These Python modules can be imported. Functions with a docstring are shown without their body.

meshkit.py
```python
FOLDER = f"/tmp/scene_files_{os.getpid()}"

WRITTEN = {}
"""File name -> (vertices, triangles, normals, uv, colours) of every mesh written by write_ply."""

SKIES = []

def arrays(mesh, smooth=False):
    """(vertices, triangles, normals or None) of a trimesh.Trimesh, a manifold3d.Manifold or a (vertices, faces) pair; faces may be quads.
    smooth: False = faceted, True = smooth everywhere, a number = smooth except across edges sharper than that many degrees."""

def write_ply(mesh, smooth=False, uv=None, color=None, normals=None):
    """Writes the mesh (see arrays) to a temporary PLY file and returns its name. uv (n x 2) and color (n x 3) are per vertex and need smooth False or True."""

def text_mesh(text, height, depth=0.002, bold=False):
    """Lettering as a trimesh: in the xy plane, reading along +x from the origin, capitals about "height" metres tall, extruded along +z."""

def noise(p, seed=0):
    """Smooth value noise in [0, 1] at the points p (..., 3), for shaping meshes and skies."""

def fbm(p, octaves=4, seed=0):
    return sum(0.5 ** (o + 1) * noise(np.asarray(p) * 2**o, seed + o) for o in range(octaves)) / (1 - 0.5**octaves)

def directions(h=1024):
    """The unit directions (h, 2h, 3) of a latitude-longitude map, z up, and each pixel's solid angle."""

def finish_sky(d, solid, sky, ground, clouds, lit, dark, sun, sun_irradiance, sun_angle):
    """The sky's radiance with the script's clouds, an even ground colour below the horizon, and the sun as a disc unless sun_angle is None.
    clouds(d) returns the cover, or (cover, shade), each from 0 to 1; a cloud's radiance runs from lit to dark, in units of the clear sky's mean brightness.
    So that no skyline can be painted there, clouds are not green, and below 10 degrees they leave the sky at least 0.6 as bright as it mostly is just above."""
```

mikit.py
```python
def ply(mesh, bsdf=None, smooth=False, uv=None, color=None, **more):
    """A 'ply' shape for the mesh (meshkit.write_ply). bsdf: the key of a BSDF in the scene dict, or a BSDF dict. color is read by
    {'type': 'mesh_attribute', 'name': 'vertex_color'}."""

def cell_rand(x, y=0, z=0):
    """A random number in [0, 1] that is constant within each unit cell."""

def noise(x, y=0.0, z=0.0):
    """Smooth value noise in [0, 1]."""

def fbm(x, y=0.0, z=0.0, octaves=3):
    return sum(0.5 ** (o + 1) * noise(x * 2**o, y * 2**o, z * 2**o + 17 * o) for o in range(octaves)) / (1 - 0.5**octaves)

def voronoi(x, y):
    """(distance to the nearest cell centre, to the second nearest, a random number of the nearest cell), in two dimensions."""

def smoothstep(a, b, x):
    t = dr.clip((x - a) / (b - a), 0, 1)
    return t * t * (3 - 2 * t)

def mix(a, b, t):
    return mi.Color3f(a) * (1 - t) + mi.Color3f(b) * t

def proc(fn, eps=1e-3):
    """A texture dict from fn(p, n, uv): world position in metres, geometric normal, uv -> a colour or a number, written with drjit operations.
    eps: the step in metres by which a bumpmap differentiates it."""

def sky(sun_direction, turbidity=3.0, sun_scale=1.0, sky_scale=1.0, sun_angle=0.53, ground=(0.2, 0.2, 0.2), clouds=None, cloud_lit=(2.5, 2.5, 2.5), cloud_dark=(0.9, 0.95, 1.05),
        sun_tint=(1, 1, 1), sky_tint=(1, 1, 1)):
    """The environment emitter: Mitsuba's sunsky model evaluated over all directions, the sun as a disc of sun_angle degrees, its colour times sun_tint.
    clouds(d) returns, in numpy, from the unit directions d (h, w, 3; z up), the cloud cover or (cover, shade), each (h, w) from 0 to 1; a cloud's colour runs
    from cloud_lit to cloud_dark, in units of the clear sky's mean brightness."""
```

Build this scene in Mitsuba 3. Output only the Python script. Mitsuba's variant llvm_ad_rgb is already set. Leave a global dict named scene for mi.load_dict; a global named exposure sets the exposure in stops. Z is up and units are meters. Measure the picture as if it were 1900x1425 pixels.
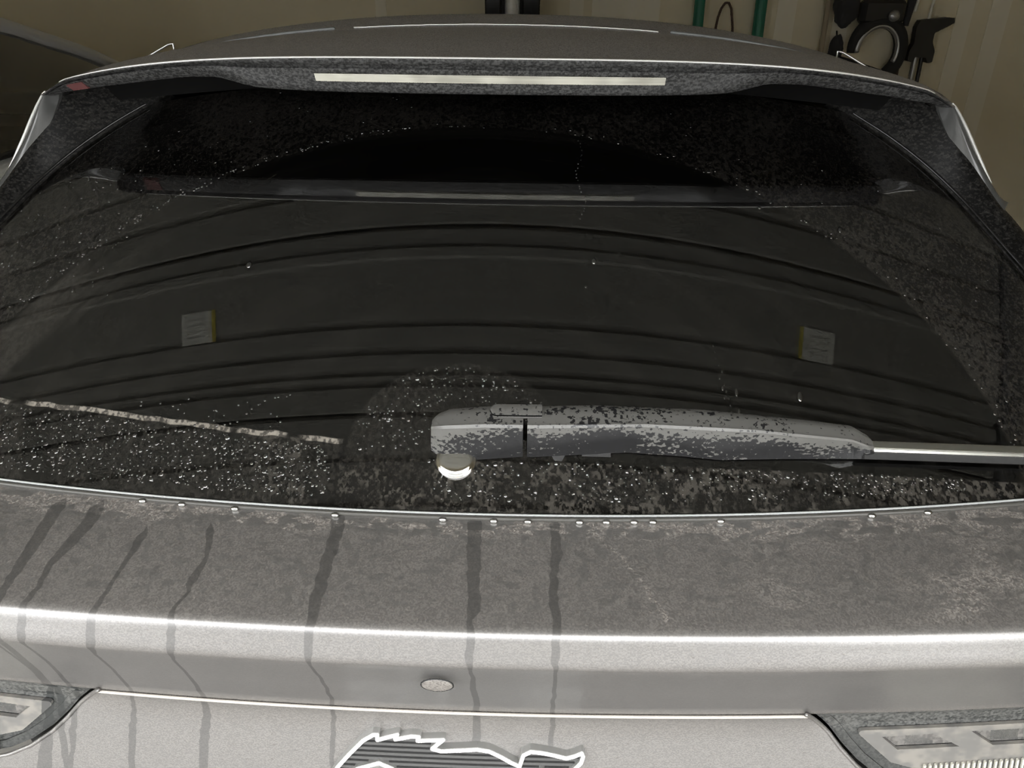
import math
import numpy as np, trimesh, mitsuba as mi, drjit as dr
import shapely.geometry as sg
from shapely import affinity, ops
from scipy.interpolate import PchipInterpolator
import meshkit, mikit
from mikit import noise, fbm, voronoi, smoothstep, mix, proc

T = mi.ScalarTransform4f
scene, labels = {}, {}
rng = np.random.default_rng(7)

# ------------------------------------------------------------------ camera
yaw, pitch, roll = np.radians([-1.6, 27.5, 0.55])
CAM = np.array([0.058, -0.45, 1.60])
fwd = np.array([np.sin(yaw) * np.cos(pitch), np.cos(yaw) * np.cos(pitch), -np.sin(pitch)])
r0 = np.array([np.cos(yaw), -np.sin(yaw), 0.0])
u0 = np.cross(r0, fwd)
right = r0 * np.cos(roll) + u0 * np.sin(roll)
up = u0 * np.cos(roll) - r0 * np.sin(roll)
cam_m = np.eye(4)
cam_m[:3, 0], cam_m[:3, 1], cam_m[:3, 2], cam_m[:3, 3] = -right, up, fwd, CAM
scene['camera'] = {'type': 'perspective', 'fov': float(2 * np.degrees(np.arctan(950 / 1427))), 'fov_axis': 'x', 'near_clip': 0.02, 'far_clip': 200.0,
                   'to_world': T(cam_m.tolist())}
# ------------------------------------------------------------------ light: overcast daylight through the open garage door
scene['daylight'] = mikit.sky((0.25, -0.6, 0.76), turbidity=6.0, sun_scale=0.0, sky_scale=1.0, ground=(0.22, 0.22, 0.21),
                              clouds=lambda d: (np.full(d.shape[:2], 0.96), 0.35 * meshkit.fbm(d * 2.5, 3, 5)),
                              cloud_lit=(1.255, 1.25, 1.215), cloud_dark=(0.95, 0.97, 1.0))
exposure = 5.5

# ------------------------------------------------------------------ helpers
def pl(q, knots, vals):
    """piecewise linear function of q (knots ascending)"""
    out = mi.Float(vals[0])
    for a, b, va, vb in zip(knots[:-1], knots[1:], vals[:-1], vals[1:]):
        out = out + (vb - va) / (b - a) * dr.clip(q - a, 0.0, b - a)
    return out

def obj(key, mesh, mat, smooth=35, label=None, category=None, group=None, kind=None, **kw):
    base, n = key, 1
    while key in scene:
        key = f'{base}_{n:03d}'
        n += 1
    scene[key] = mikit.ply(mesh, mat, smooth=smooth, **kw)
    tag(key, label, category, group, kind)
    return key

def tag(key, label=None, category=None, group=None, kind=None):
    d = {k: v for k, v in dict(label=label, category=category, group=group, kind=kind).items() if v}
    if d:
        labels.setdefault(key, {}).update(d)

def tm(v, f):
    return trimesh.Trimesh(np.asarray(v, float), np.asarray(f), process=False)

def grid(P, close=False):
    P = np.asarray(P, float)
    n, m = P.shape[:2]
    i, j = np.meshgrid(np.arange(n - 1), np.arange(m if close else m - 1), indexing='ij')
    a, b, c, d = i * m + j, i * m + (j + 1) % m, (i + 1) * m + (j + 1) % m, (i + 1) * m + j
    f = np.stack([np.stack([a, b, c], -1), np.stack([a, c, d], -1)], 2).reshape(-1, 3)
    return tm(P.reshape(-1, 3), f)

def shell(P, off):
    """a sheet with thickness: P (n,m,3) and its copy moved by off (3,) or (n,m,3), rims closed"""
    P = np.asarray(P, float)
    Q = P + off
    n, m = P.shape[:2]
    a = grid(P); b = grid(Q)
    b.faces = b.faces[:, ::-1]
    ring = [(i, 0) for i in range(n)] + [(n - 1, j) for j in range(1, m)] + [(i, m - 1) for i in range(n - 2, -1, -1)] + [(0, j) for j in range(m - 2, 0, -1)]
    idx = np.array([i * m + j for i, j in ring])
    rim = np.stack([P.reshape(-1, 3)[idx], Q.reshape(-1, 3)[idx]], 0)
    c = grid(rim, close=True)
    return trimesh.util.concatenate([a, b, c])

def cat(ms):
    return trimesh.util.concatenate(ms)

def box(c, s, R=None, bev=0.0):
    m = trimesh.creation.box(extents=s)
    if bev:
        h = np.array(s) / 2
        pts = []
        for sx in (-1, 1):
            for sy in (-1, 1):
                for sz in (-1, 1):
                    for k in range(3):
                        p = h - bev
                        p[k] = h[k]
                        pts.append(p * [sx, sy, sz])
        m = trimesh.convex.convex_hull(np.array(pts))
    if R is not None:
        m.apply_transform(R)
    m.apply_translation(c)
    return m

def rotm(ax, deg):
    return trimesh.transformations.rotation_matrix(math.radians(deg), ax)

def tube(pts, r, sides=10, caps=True, closed=False):
    p = np.asarray(pts, float)
    if closed:
        t = np.roll(p, -1, 0) - np.roll(p, 1, 0)
    else:
        t = np.gradient(p, axis=0)
    t /= np.linalg.norm(t, axis=1, keepdims=True) + 1e-12
    a = np.zeros_like(p)
    ref = np.array([0, 0, 1.0]) if abs(t[0, 2]) < 0.8 else np.array([0, 1.0, 0])
    for k in range(len(p)):
        ref = ref - t[k] * (ref @ t[k])
        ref /= np.linalg.norm(ref)
        a[k] = ref
    b = np.cross(t, a)
    ang = np.arange(sides) * 2 * np.pi / sides
    rr = np.broadcast_to(r, (len(p),))[:, None, None]
    V = p[:, None] + rr * (np.cos(ang)[None, :, None] * a[:, None] + np.sin(ang)[None, :, None] * b[:, None])
    if closed:
        V = np.concatenate([V, V[:1]], 0)
        return grid(V, close=True)
    if caps:
        V = np.concatenate([np.repeat(p[:1, None], sides, 1), V, np.repeat(p[-1:, None], sides, 1)], 0)
    return grid(V, close=True)

def extrude(poly, h):
    gs = [g for g in getattr(poly, 'geoms', [poly]) if g.geom_type == 'Polygon' and g.area > 1e-8]
    return cat([trimesh.creation.extrude_polygon(g, h, engine='earcut') for g in gs])

def lathe(prof, n=32):
    return trimesh.creation.revolve(np.asarray(prof, float), sections=n)

# ------------------------------------------------------------------ car surfaces (x right, y towards the car's nose, z up, metres)
PR = np.array([(.1760, 1.1185, .150), (.150, 1.1130, .125), (.110, 1.1055, .095), (.075, 1.0985, .085), (.0600, 1.0953, .085), (.0535, 1.0936, .085), (.0495, 1.0912, .085),
               (.0470, 1.0875, .085), (.0430, 1.0770, .085), (.0395, 1.0670, .085), (.0386, 1.0630, .085), (.0392, 1.0590, .085), (.0425, 1.0520, .085), (.0545, 1.0200, .085), (.0640, .9950, .085),
               (.0705, .9745, .085), (.0713, .9715, .085), (.0724, .9690, .085), (.0735, .9650, .085), (.0745, .9605, .085), (.0800, .9590, .085)])
_t = np.concatenate([[0], np.cumsum(np.linalg.norm(np.diff(PR[:, :2], axis=0), axis=1))])
_pf = PchipInterpolator(_t, PR)

def tail(x, t):
    y, z, k = np.moveaxis(_pf(t), -1, 0)
    a = np.abs(x)
    return np.stack([x, y + k * x * x + 1.3 * np.maximum(0, a - .62) ** 2.2, z - .35 * np.maximum(0, a - .62) ** 2], -1)

def panel_y(x, z):
    return .0905 + .085 * x * x + 1.3 * np.maximum(0, np.abs(x) - .62) ** 2.2 - .25 * (.985 - z) - 12.0 * np.maximum(0, z - .930) ** 2

def glass_z(x, y):
    t = y - .182 - .15 * x * x
    return 1.123 + (.80 - .18 * x * x) * t - .13 * t * t

def glass_n(x, y):
    e = 1e-4
    n = np.stack([-(glass_z(x + e, y) - glass_z(x - e, y)) / 2 / e, -(glass_z(x, y + e) - glass_z(x, y - e)) / 2 / e, np.ones_like(x)], -1)
    return n / np.linalg.norm(n, axis=-1, keepdims=True)

# half-width of the rear window over y (the side seams)
_sw = PchipInterpolator([.20, .27, .34, .42, .483, .508, .540, .576, .613, .648, .68, .72], [.745, .732, .716, .692, .665, .650, .630, .606, .574, .532, .480, .410])

# ------------------------------------------------------------------ materials
def rgb(*c):
    return {'type': 'rgb', 'value': list(map(float, c))}

def P(key, base, rough=.5, **kw):
    scene[key] = {'type': 'twosided', 'b': {'type': 'principled', 'base_color': rgb(*base) if isinstance(base, tuple) else base, 'roughness': rough, **kw}}

def D(key, c):
    scene[key] = {'type': 'twosided', 'b': {'type': 'diffuse', 'reflectance': rgb(*c) if isinstance(c, tuple) else c}}

STREAKS = [
    [(1.2827, -0.4282, 0.0079), (1.272, -0.4304, 0.0073), (1.2304, -0.4282, 0.007), (1.1985, -0.4278, 0.0058), (1.1641, -0.4273, 0.0041), (1.148, -0.4276, 0.004)],
    [(1.2827, -0.3868, 0.0079), (1.2655, -0.3866, 0.0077), (1.2286, -0.393, 0.0064), (1.1971, -0.3992, 0.0036), (1.1675, -0.3964, 0.0025), (1.1461, -0.4012, 0.0035), (1.1281, -0.4015, 0.0042), (1.1034, -0.4031, 0.0042), (1.0941, -0.406, 0.0018), (1.0718, -0.4025, 0.0021), (1.0503, -0.4045, 0.0025), (1.0283, -0.4049, 0.0032), (1.012, -0.406, 0.003), (0.9982, -0.4105, 0.003), (0.9636, -0.4158, 0.0042), (0.9385, -0.4184, 0.0024), (0.9133, -0.4252, 0.0037)],
    [(1.1164, -0.4294, 0.0037), (1.0956, -0.4345, 0.0026), (1.089, -0.4359, 0.0015), (1.0709, -0.4331, 0.0019), (1.05, -0.4316, 0.0019), (1.0386, -0.4314, 0.0025), (1.009, -0.4415, 0.0049), (0.9565, -0.4449, 0.0061), (0.9091, -0.4543, 0.0087)],
    [(1.2632, -0.3245, 0.0), (1.2467, -0.3251, 0.0048), (1.2188, -0.3272, 0.0031), (1.1887, -0.329, 0.002), (1.1581, -0.3312, 0.0025), (1.1329, -0.3354, 0.0041), (1.1017, -0.3371, 0.0047), (1.0891, -0.3426, 0.0017), (1.0695, -0.3383, 0.0018), (1.0456, -0.3384, 0.0021), (1.014, -0.3437, 0.0024), (0.9824, -0.3478, 0.0041), (0.9228, -0.3547, 0.0036)],
    [(1.2729, -0.2618, 0.0), (1.2607, -0.2593, 0.0043), (1.224, -0.2513, 0.0021), (1.1931, -0.256, 0.0046), (1.174, -0.2551, 0.0015), (1.1549, -0.2613, 0.002), (1.1306, -0.2598, 0.004), (1.1042, -0.2618, 0.004), (1.0898, -0.2665, 0.0016), (1.0745, -0.2636, 0.0017), (1.0507, -0.2634, 0.0023), (1.0145, -0.2662, 0.004), (0.9831, -0.2708, 0.0052), (0.932, -0.2759, 0.0047)],
    [(1.2864, -0.1337, 0.0071), (1.2748, -0.1328, 0.0065), (1.222, -0.1335, 0.0062), (1.1739, -0.1343, 0.0059), (1.1465, -0.1334, 0.0043), (1.1075, -0.1352, 0.0039), (1.093, -0.1359, 0.0015), (1.0707, -0.1322, 0.0018), (1.0434, -0.131, 0.0022), (1.0216, -0.1339, 0.0025), (0.9764, -0.1377, 0.0028), (0.945, -0.1387, 0.0023)],
    [(1.2892, 0.0034, 0.0076), (1.2689, 0.0046, 0.0069), (1.2293, 0.0071, 0.0067), (1.1973, 0.0091, 0.0055), (1.1678, 0.0109, 0.0063), (1.1564, 0.0082, 0.0024), (1.139, 0.0091, 0.0038), (1.1087, 0.0094, 0.0038), (1.0945, 0.0099, 0.0017), (1.0662, 0.0104, 0.0031), (1.0417, 0.0115, 0.0032), (1.025, 0.0108, 0.0038), (0.9908, 0.0107, 0.0044), (0.9544, 0.0109, 0.005)],
    [(1.2879, 0.0848, 0.0054), (1.2764, 0.0847, 0.0043), (1.2449, 0.0871, 0.0057), (1.2214, 0.0838, 0.0036), (1.1789, 0.0824, 0.0044), (1.1609, 0.0862, 0.0039), (1.137, 0.0847, 0.0038), (1.1113, 0.0852, 0.0038), (1.0952, 0.0849, 0.0017), (1.0563, 0.0863, 0.0021), (1.0199, 0.0876, 0.0027), (0.9914, 0.0862, 0.0027), (0.9574, 0.087, 0.0027)],
]

def car_q(p):
    return p.y - .085 * p.x * p.x + p.z

def wet_runs(p):
    """1 where water has run down through the dirt of the tailgate"""
    q = car_q(p)
    wob = (noise(q * 130, p.x * 9) - .5) * .0022
    m = mi.Float(0)
    for s in STREAKS:
        s = s[::-1]
        k = [a[0] for a in s]
        x = pl(q, k, [a[1] for a in s])
        w = pl(q, k, [a[2] for a in s])
        w = w * dr.select(q > k[-1], dr.maximum(0, 1 - (q - k[-1]) * 60), 1)
        m = dr.maximum(m, smoothstep(-.0005, .0005, w - dr.abs(p.x - x + wob)))
    return m

def beads(p, s, lo, hi):
    return smoothstep(lo, hi, fbm(p.x * s, p.y * s * .8 + p.z * s * .8, 3.3, 3))

def dirt_shade_tail(p, n, uv):
    q = car_q(p)
    f = fbm(p.x * 1200, p.y * 1200, p.z * 1200, 2)
    g = fbm(p.x * 22, p.y * 22, p.z * 22 + 4, 3)
    w = .32 + .06 * smoothstep(1.14, 1.16, q) + .16 * (f - .5) + .14 * (g - .5)
    w = w + .25 * smoothstep(.80, .90, noise(p.x * 420, p.y * 420, p.z * 420))
    # mud washed against the window seal
    edge = smoothstep(1.264, 1.279, q + (g - .5) * .03)
    clump = smoothstep(.44, .56, fbm(p.x * 55, q * 110, 7.0, 3))
    grain = smoothstep(.4, .62, fbm(p.x * 420, q * 420, 1.0, 2))
    w = w + edge * (clump * (.30 + .62 * grain) - .16)
    # dry splashes towards the right-hand corner
    patch = smoothstep(.50, .66, fbm(p.x * 14 + 3, q * 20 + 1, 2.0, 3)) * smoothstep(.16, .42, p.x) * smoothstep(1.145, 1.17, q)
    w = w + patch * (.10 + .40 * grain)
    # shade put into the mask: film thinned in the hollow to darken it
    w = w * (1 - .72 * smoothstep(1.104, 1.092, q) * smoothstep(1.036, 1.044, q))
    # one dried, pale trickle
    xs = pl(q, [1.160, 1.1875, 1.223, 1.261, 1.2806], [.1854, .1735, .1614, .138, .1203])
    tr = smoothstep(.0035, .0012, dr.abs(p.x - xs + (noise(q * 160) - .5) * .006)) * smoothstep(1.155, 1.162, q) * smoothstep(1.285, 1.275, q)
    w = w + tr * grain * .5
    w = w * (1 - .60 * wet_runs(p))
    # beads that have rolled through the film
    spot = smoothstep(.68, .74, noise(p.x * 150, q * 190, 9.0)) * smoothstep(1.15, 1.18, q)
    return dr.clip(w * (1 - .45 * spot), 0.02, .95)

def dirt_tint(p, n, uv):
    g = fbm(p.x * 800, p.y * 800, p.z * 800, 2)
    return mix((.175, .158, .147), (.37, .342, .315), smoothstep(.3, .75, g))

def dirt_soft(p, n, uv):
    f = fbm(p.x * 500, p.y * 500, p.z * 500, 2)
    g = fbm(p.x * 9, p.y * 9, p.z * 9 + 4, 3)
    return dr.clip(.72 + .10 * (f - .5) + .45 * (g - .5), 0.02, .95)

PAINT = dict(type='principled', base_color=rgb(.30, .297, .297), metallic=.85, roughness=.31, clearcoat=.7, clearcoat_gloss=.95, specular=.5)
def paint_wet(p, n, uv):
    return mix((.30, .297, .297), (.20, .198, .198), wet_runs(p))

DIRT = {'type': 'roughplastic', 'diffuse_reflectance': proc(dirt_tint), 'alpha': .35, 'int_ior': 1.4}
scene['tail_paint'] = {'type': 'twosided', 'b': {'type': 'blendbsdf', 'weight': proc(dirt_shade_tail), 'a': {**PAINT, 'base_color': proc(paint_wet)}, 'b': dict(DIRT)}}
scene['roof_paint'] = {'type': 'twosided', 'b': {'type': 'blendbsdf', 'weight': proc(dirt_soft), 'a': dict(PAINT), 'b': dict(DIRT)}}
P('white_paint', (.88, .88, .85), .25, clearcoat=.8, clearcoat_gloss=.95)
P('silver_paint', (.60, .59, .57), .3, metallic=.4, clearcoat=.7, clearcoat_gloss=.9)

def speckle(p, n, uv):
    a = fbm(p.x * 230, p.y * 230 + p.z * 60, p.z * 260, 3)
    b = fbm(p.x * 26, p.y * 26, p.z * 26, 2)
    return smoothstep(.47, .60, a + .35 * (b - .5))

def pillar_dirt(p, n, uv):
    fine = smoothstep(.54, .68, fbm(p.x * 420, p.y * 420, p.z * 420, 2))
    return dr.clip(.006 + .04 * speckle(p, n, uv) + .055 * fine, 0, 1)

scene['pillar_black'] = {'type': 'twosided', 'b': {'type': 'blendbsdf', 'weight': proc(pillar_dirt),
    'a': {'type': 'principled', 'base_color': rgb(.004, .004, .004), 'roughness': .35, 'specular': .08}, 'b': {'type': 'diffuse', 'reflectance': rgb(.20, .19, .175)}}}

def face_dirt(p, n, uv):
    a = fbm(p.x * 330, p.y * 330, p.z * 400, 3)
    b = noise(p.x * 700, p.z * 800)
    return dr.clip(.05 + .27 * smoothstep(.30, .76, a + .3 * (b - .5)), 0, 1)

scene['gritty_black'] = {'type': 'twosided', 'b': {'type': 'blendbsdf', 'weight': proc(face_dirt),
    'a': {'type': 'principled', 'base_color': rgb(.012, .012, .012), 'roughness': .25, 'specular': .5}, 'b': {'type': 'roughplastic', 'diffuse_reflectance': rgb(.26, .26, .26), 'alpha': .2}}}

def wiper_tint(p, n, uv):
    a = fbm(p.x * 330, p.y * 330, p.z * 330, 3)
    b = fbm(p.x * 22, p.y * 22, p.z * 22 + 2, 2)
    ridge = smoothstep(-.014, .004, p.z - 1.196 + .055 * dr.maximum(p.x - .18, 0))
    k = smoothstep(.46, .56, a + .7 * (b - .5) + .12 * smoothstep(.0, -.04, p.x) + .34 * ridge - .225)
    return mix((.014, .014, .015), (.122, .120, .113), k * .95)

P('wiper_plastic', proc(wiper_tint), .24, specular=.5)
P('black_gloss', (.008, .008, .008), .12)
P('black_satin', (.016, .016, .016), .4)
P('black_matte', (.003, .003, .003), .8, specular=.1)
P('dark_cloth', (.03, .03, .032), .9)
P('chrome', (.80, .80, .79), .10, metallic=1.0)
P('brushed_metal', (.55, .55, .52), .28, metallic=1.0)
P('bright_highlight', (.62, .62, .60), .25, metallic=.5)  # pale metal for edge highlights drawn as tubes
P('seal_grey', (.38, .39, .39), .22, clearcoat=.6)
P('clear_grey', (.17, .18, .18), .12, clearcoat=.8, clearcoat_gloss=.97)
def brake_t(p, n, uv):
    a = noise(p.x * 16 + 3, 2.0) * .5 + noise(p.x * 60, 5.0) * .25 + noise(p.z * 700, p.x * 20) * .25
    return mix((.36, .35, .30), (.56, .55, .48), smoothstep(.25, .75, a))

P('brake_lens', proc(brake_t), .25, clearcoat=.5)
P('fin_gloss', (.045, .046, .045), .18, clearcoat=.5, clearcoat_gloss=.95)
P('pale_lens', (.50, .49, .43), .25, clearcoat=.5)
P('edge_highlight', (.46, .43, .39), .4)  # paler than the panel paint: the lip highlight put into colour
P('bumper_dirty', (.060, .054, .046), .65)
P('gasket_dark', (.07, .068, .062), .3)
P('red_lens', (.13, .05, .05), .3, clearcoat=.5)
P('rubber', (.02, .02, .02), .8)
P('emblem_white', (.82, .82, .80), .22, clearcoat=.6)
P('emblem_side', (.30, .30, .29), .3, metallic=.4)
P('emblem_rib', (.10, .10, .10), .3, metallic=.3)
P('screen', (.05, .075, .10), .2)

def lamp_dirt(p, n, uv):
    a = fbm(p.x * 420, p.z * 560, p.y * 300, 3)
    top = smoothstep(.930, .938, p.z + .02 * noise(p.x * 30))
    return dr.clip((.06 + .16 * smoothstep(.30, .74, a) + .30 * top * smoothstep(.25, .70, a)) * (1 - .85 * wet_runs(p)), 0, 1)

scene['lamp_dark'] = {'type': 'twosided', 'b': {'type': 'blendbsdf', 'weight': proc(lamp_dirt),
    'a': {'type': 'principled', 'base_color': rgb(.02, .022, .022), 'roughness': .12, 'clearcoat': .6, 'clearcoat_gloss': .95}, 'b': {'type': 'diffuse', 'reflectance': rgb(.19, .188, .18)}}}

def lamp_pale_t(p, n, uv):
    a = fbm(p.x * 60, p.z * 90, p.y * 60, 3)
    g = smoothstep(.35, .7, a)
    c = mix((.13, .126, .12), (.20, .188, .170), g)
    return mix(c, (.05, .05, .05), .9 * wet_runs(p))

P('lamp_pale', proc(lamp_pale_t), .3, clearcoat=.6, clearcoat_gloss=.95)

def lamp_mud_t(p, n, uv):
    a = fbm(p.x * 360, p.z * 420, p.y * 60, 3)
    return mix(mix((.085, .080, .076), (.15, .142, .134), smoothstep(.30, .72, a)), (.03, .03, .03), .9 * wet_runs(p))

P('lamp_mud', proc(lamp_mud_t), .35, clearcoat=.4)

# the rear window: tinted glass under a film of dirt that the wiper has cleared
PIVX, PIVY = -.020, .234

def glass_dirt_shade(p, n, uv):
    dx, ds = p.x - PIVX, (p.y - PIVY) * 1.24
    r = dr.sqrt(dr.square(dx / .607) + dr.square(ds / .450))
    ri = dr.sqrt(dr.square(dx / .117) + dr.square(ds / .100))
    ang = dr.atan2(ds / .45, dx / .607)
    left_line = pl(p.x, [-.7, -.543, -.442, -.344, -.251, -.144], [.30, .296, .280, .264, .251, .240])
    below_l = smoothstep(-.0012, .0012, left_line - p.y) * smoothstep(-.135, -.150, p.x)
    low_r = smoothstep(-.001, .001, .2255 + .06 * dr.square(p.x) - p.y) * smoothstep(-.150, -.135, p.x)
    outside = dr.maximum(smoothstep(.994, 1.004, r), dr.maximum(below_l, low_r))
    hub = smoothstep(1.01, .985, ri)
    f1 = fbm(p.x * 330, p.y * 330, 2.0, 3)
    f2 = fbm(p.x * 620, p.y * 620, 5.0, 2)
    bl = fbm(p.x * 11, p.y * 11, 1.0, 3)
    speck = smoothstep(.40, .70, f1 + .6 * (bl - .5)) * .034 + smoothstep(.55, .78, f2) * .030
    low = dr.maximum(below_l, low_r)
    clump = smoothstep(.44, .60, fbm(p.x * 60, p.y * 90, 8.0, 3) + .5 * (bl - .5)) * smoothstep(.40, .60, f1) * smoothstep(-.28, -.16, p.x)
    w = outside * (.003 + .80 * (1 - .55 * smoothstep(.47, .58, p.y)) * speck + low * clump * .07)  # film thinned near the top, painting in shade below the spoiler
    # runs washed clean in the lower left strip
    run = smoothstep(.66, .74, noise(p.x * 26 + p.y * 10, 4.0)) * below_l
    w = w * (1 - .7 * run)
    w = dr.maximum(w, hub * (.007 + .55 * speck))
    # mud line left by the blade in its other parking place
    tick = smoothstep(.0030, .0016, dr.abs(p.y - left_line - .001 + (noise(p.x * 60) - .5) * .002)) * smoothstep(-.138, -.150, p.x) * smoothstep(.30, .55, noise(p.x * 46, 3.0) + .25) * (.6 + .8 * f1)
    w = dr.maximum(w, tick * (.16 + .30 * smoothstep(.38, .58, f1)))
    # the smears it leaves in its sweep
    sw = fbm(r * 24, ang * 1.3, 3.0, 3)
    fine = noise(r * 420, ang * 2.0)
    smear = smoothstep(.50, .75, sw) * .009 * (.6 + .8 * fine)
    leftside = smoothstep(-.34, -.52, dx) * smoothstep(.70, .97, r)
    brown = leftside * smoothstep(.36, .62, fbm(r * 30, ang * 5, 6.0, 3)) * (.012 + .05 * f1)
    scr = smoothstep(.86, .93, noise(r * 900, ang * .8)) * .006
    w = dr.maximum(w, (1 - outside) * (1 - hub) * (0.0015 + smear * .5 + brown + scr))
    return dr.clip(w, 0, 1)

scene['rear_glass'] = {'type': 'blendbsdf', 'weight': proc(glass_dirt_shade),
    'a': {'type': 'thindielectric', 'int_ior': 1.52, 'specular_transmittance': rgb(.11, .12, .12)},
    'b': {'type': 'twosided', 'b': {'type': 'diffuse', 'reflectance': rgb(.42, .385, .335)}}}
scene['dark_glass'] = {'type': 'thindielectric', 'int_ior': 1.52, 'specular_transmittance': rgb(.12, .13, .12)}
scene['clear_pane'] = {'type': 'thindielectric', 'int_ior': 1.5, 'specular_transmittance': rgb(.75, .78, .76)}
scene['water'] = {'type': 'roughconductor', 'material': 'none', 'specular_reflectance': rgb(.22, .22, .22), 'alpha': .06}
scene['water_hanging'] = {'type': 'roughconductor', 'material': 'none', 'specular_reflectance': rgb(.55, .55, .53), 'alpha': .10}

def wall_t(p, n, uv):
    a = fbm(p.x * 3, p.z * 3, p.y * 3, 3)
    b = fbm(p.x * 120, p.z * 120, p.y * 120, 2)
    return mix((.70, .635, .475), (.77, .70, .54), a * .7 + b * .3)

D('drywall', proc(wall_t))
D('tape_mud', (.80, .75, .62))
D('board_grey', (.80, .76, .64))
D('ceiling_white', (.74, .71, .64))

def floor_t(p, n, uv):
    a = fbm(p.x * 2.2, p.y * 2.2, 0.0, 3)
    b = fbm(p.x * 60, p.y * 60, 1.0, 2)
    return mix((.20, .19, .175), (.34, .325, .30), .65 * a + .35 * b)

P('concrete', proc(floor_t), .6)

def drive_t(p, n, uv):
    a = fbm(p.x * 1.4, p.y * 1.4, 0.0, 3)
    b = fbm(p.x * 45, p.y * 45, 1.0, 2)
    return mix((.20, .20, .195), (.30, .295, .285), .6 * a + .4 * b)

D('driveway_concrete', proc(drive_t))
P('door_panel', (.33, .327, .30), .55)
P('galvanised', (.45, .46, .46), .4, metallic=.7)
D('label_white', (.93, .94, .88))
D('label_yellow', (.70, .60, .12))
D('label_ink', (.55, .55, .52))
P('green_paint', (.02, .16, .10), .45)
P('rusty_wire', (.07, .04, .025), .6)
P('red_paint', (.30, .03, .02), .45)
P('wood', (.33, .27, .19), .7)
P('cord_white', (.72, .70, .62), .6)
P('steel_grey', (.40, .40, .40), .35, metallic=.8)
D('house_siding', (.26, .26, .25))
D('house_roof', (.08, .078, .075))
P('white_pipe', (.85, .84, .80), .3)

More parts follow.
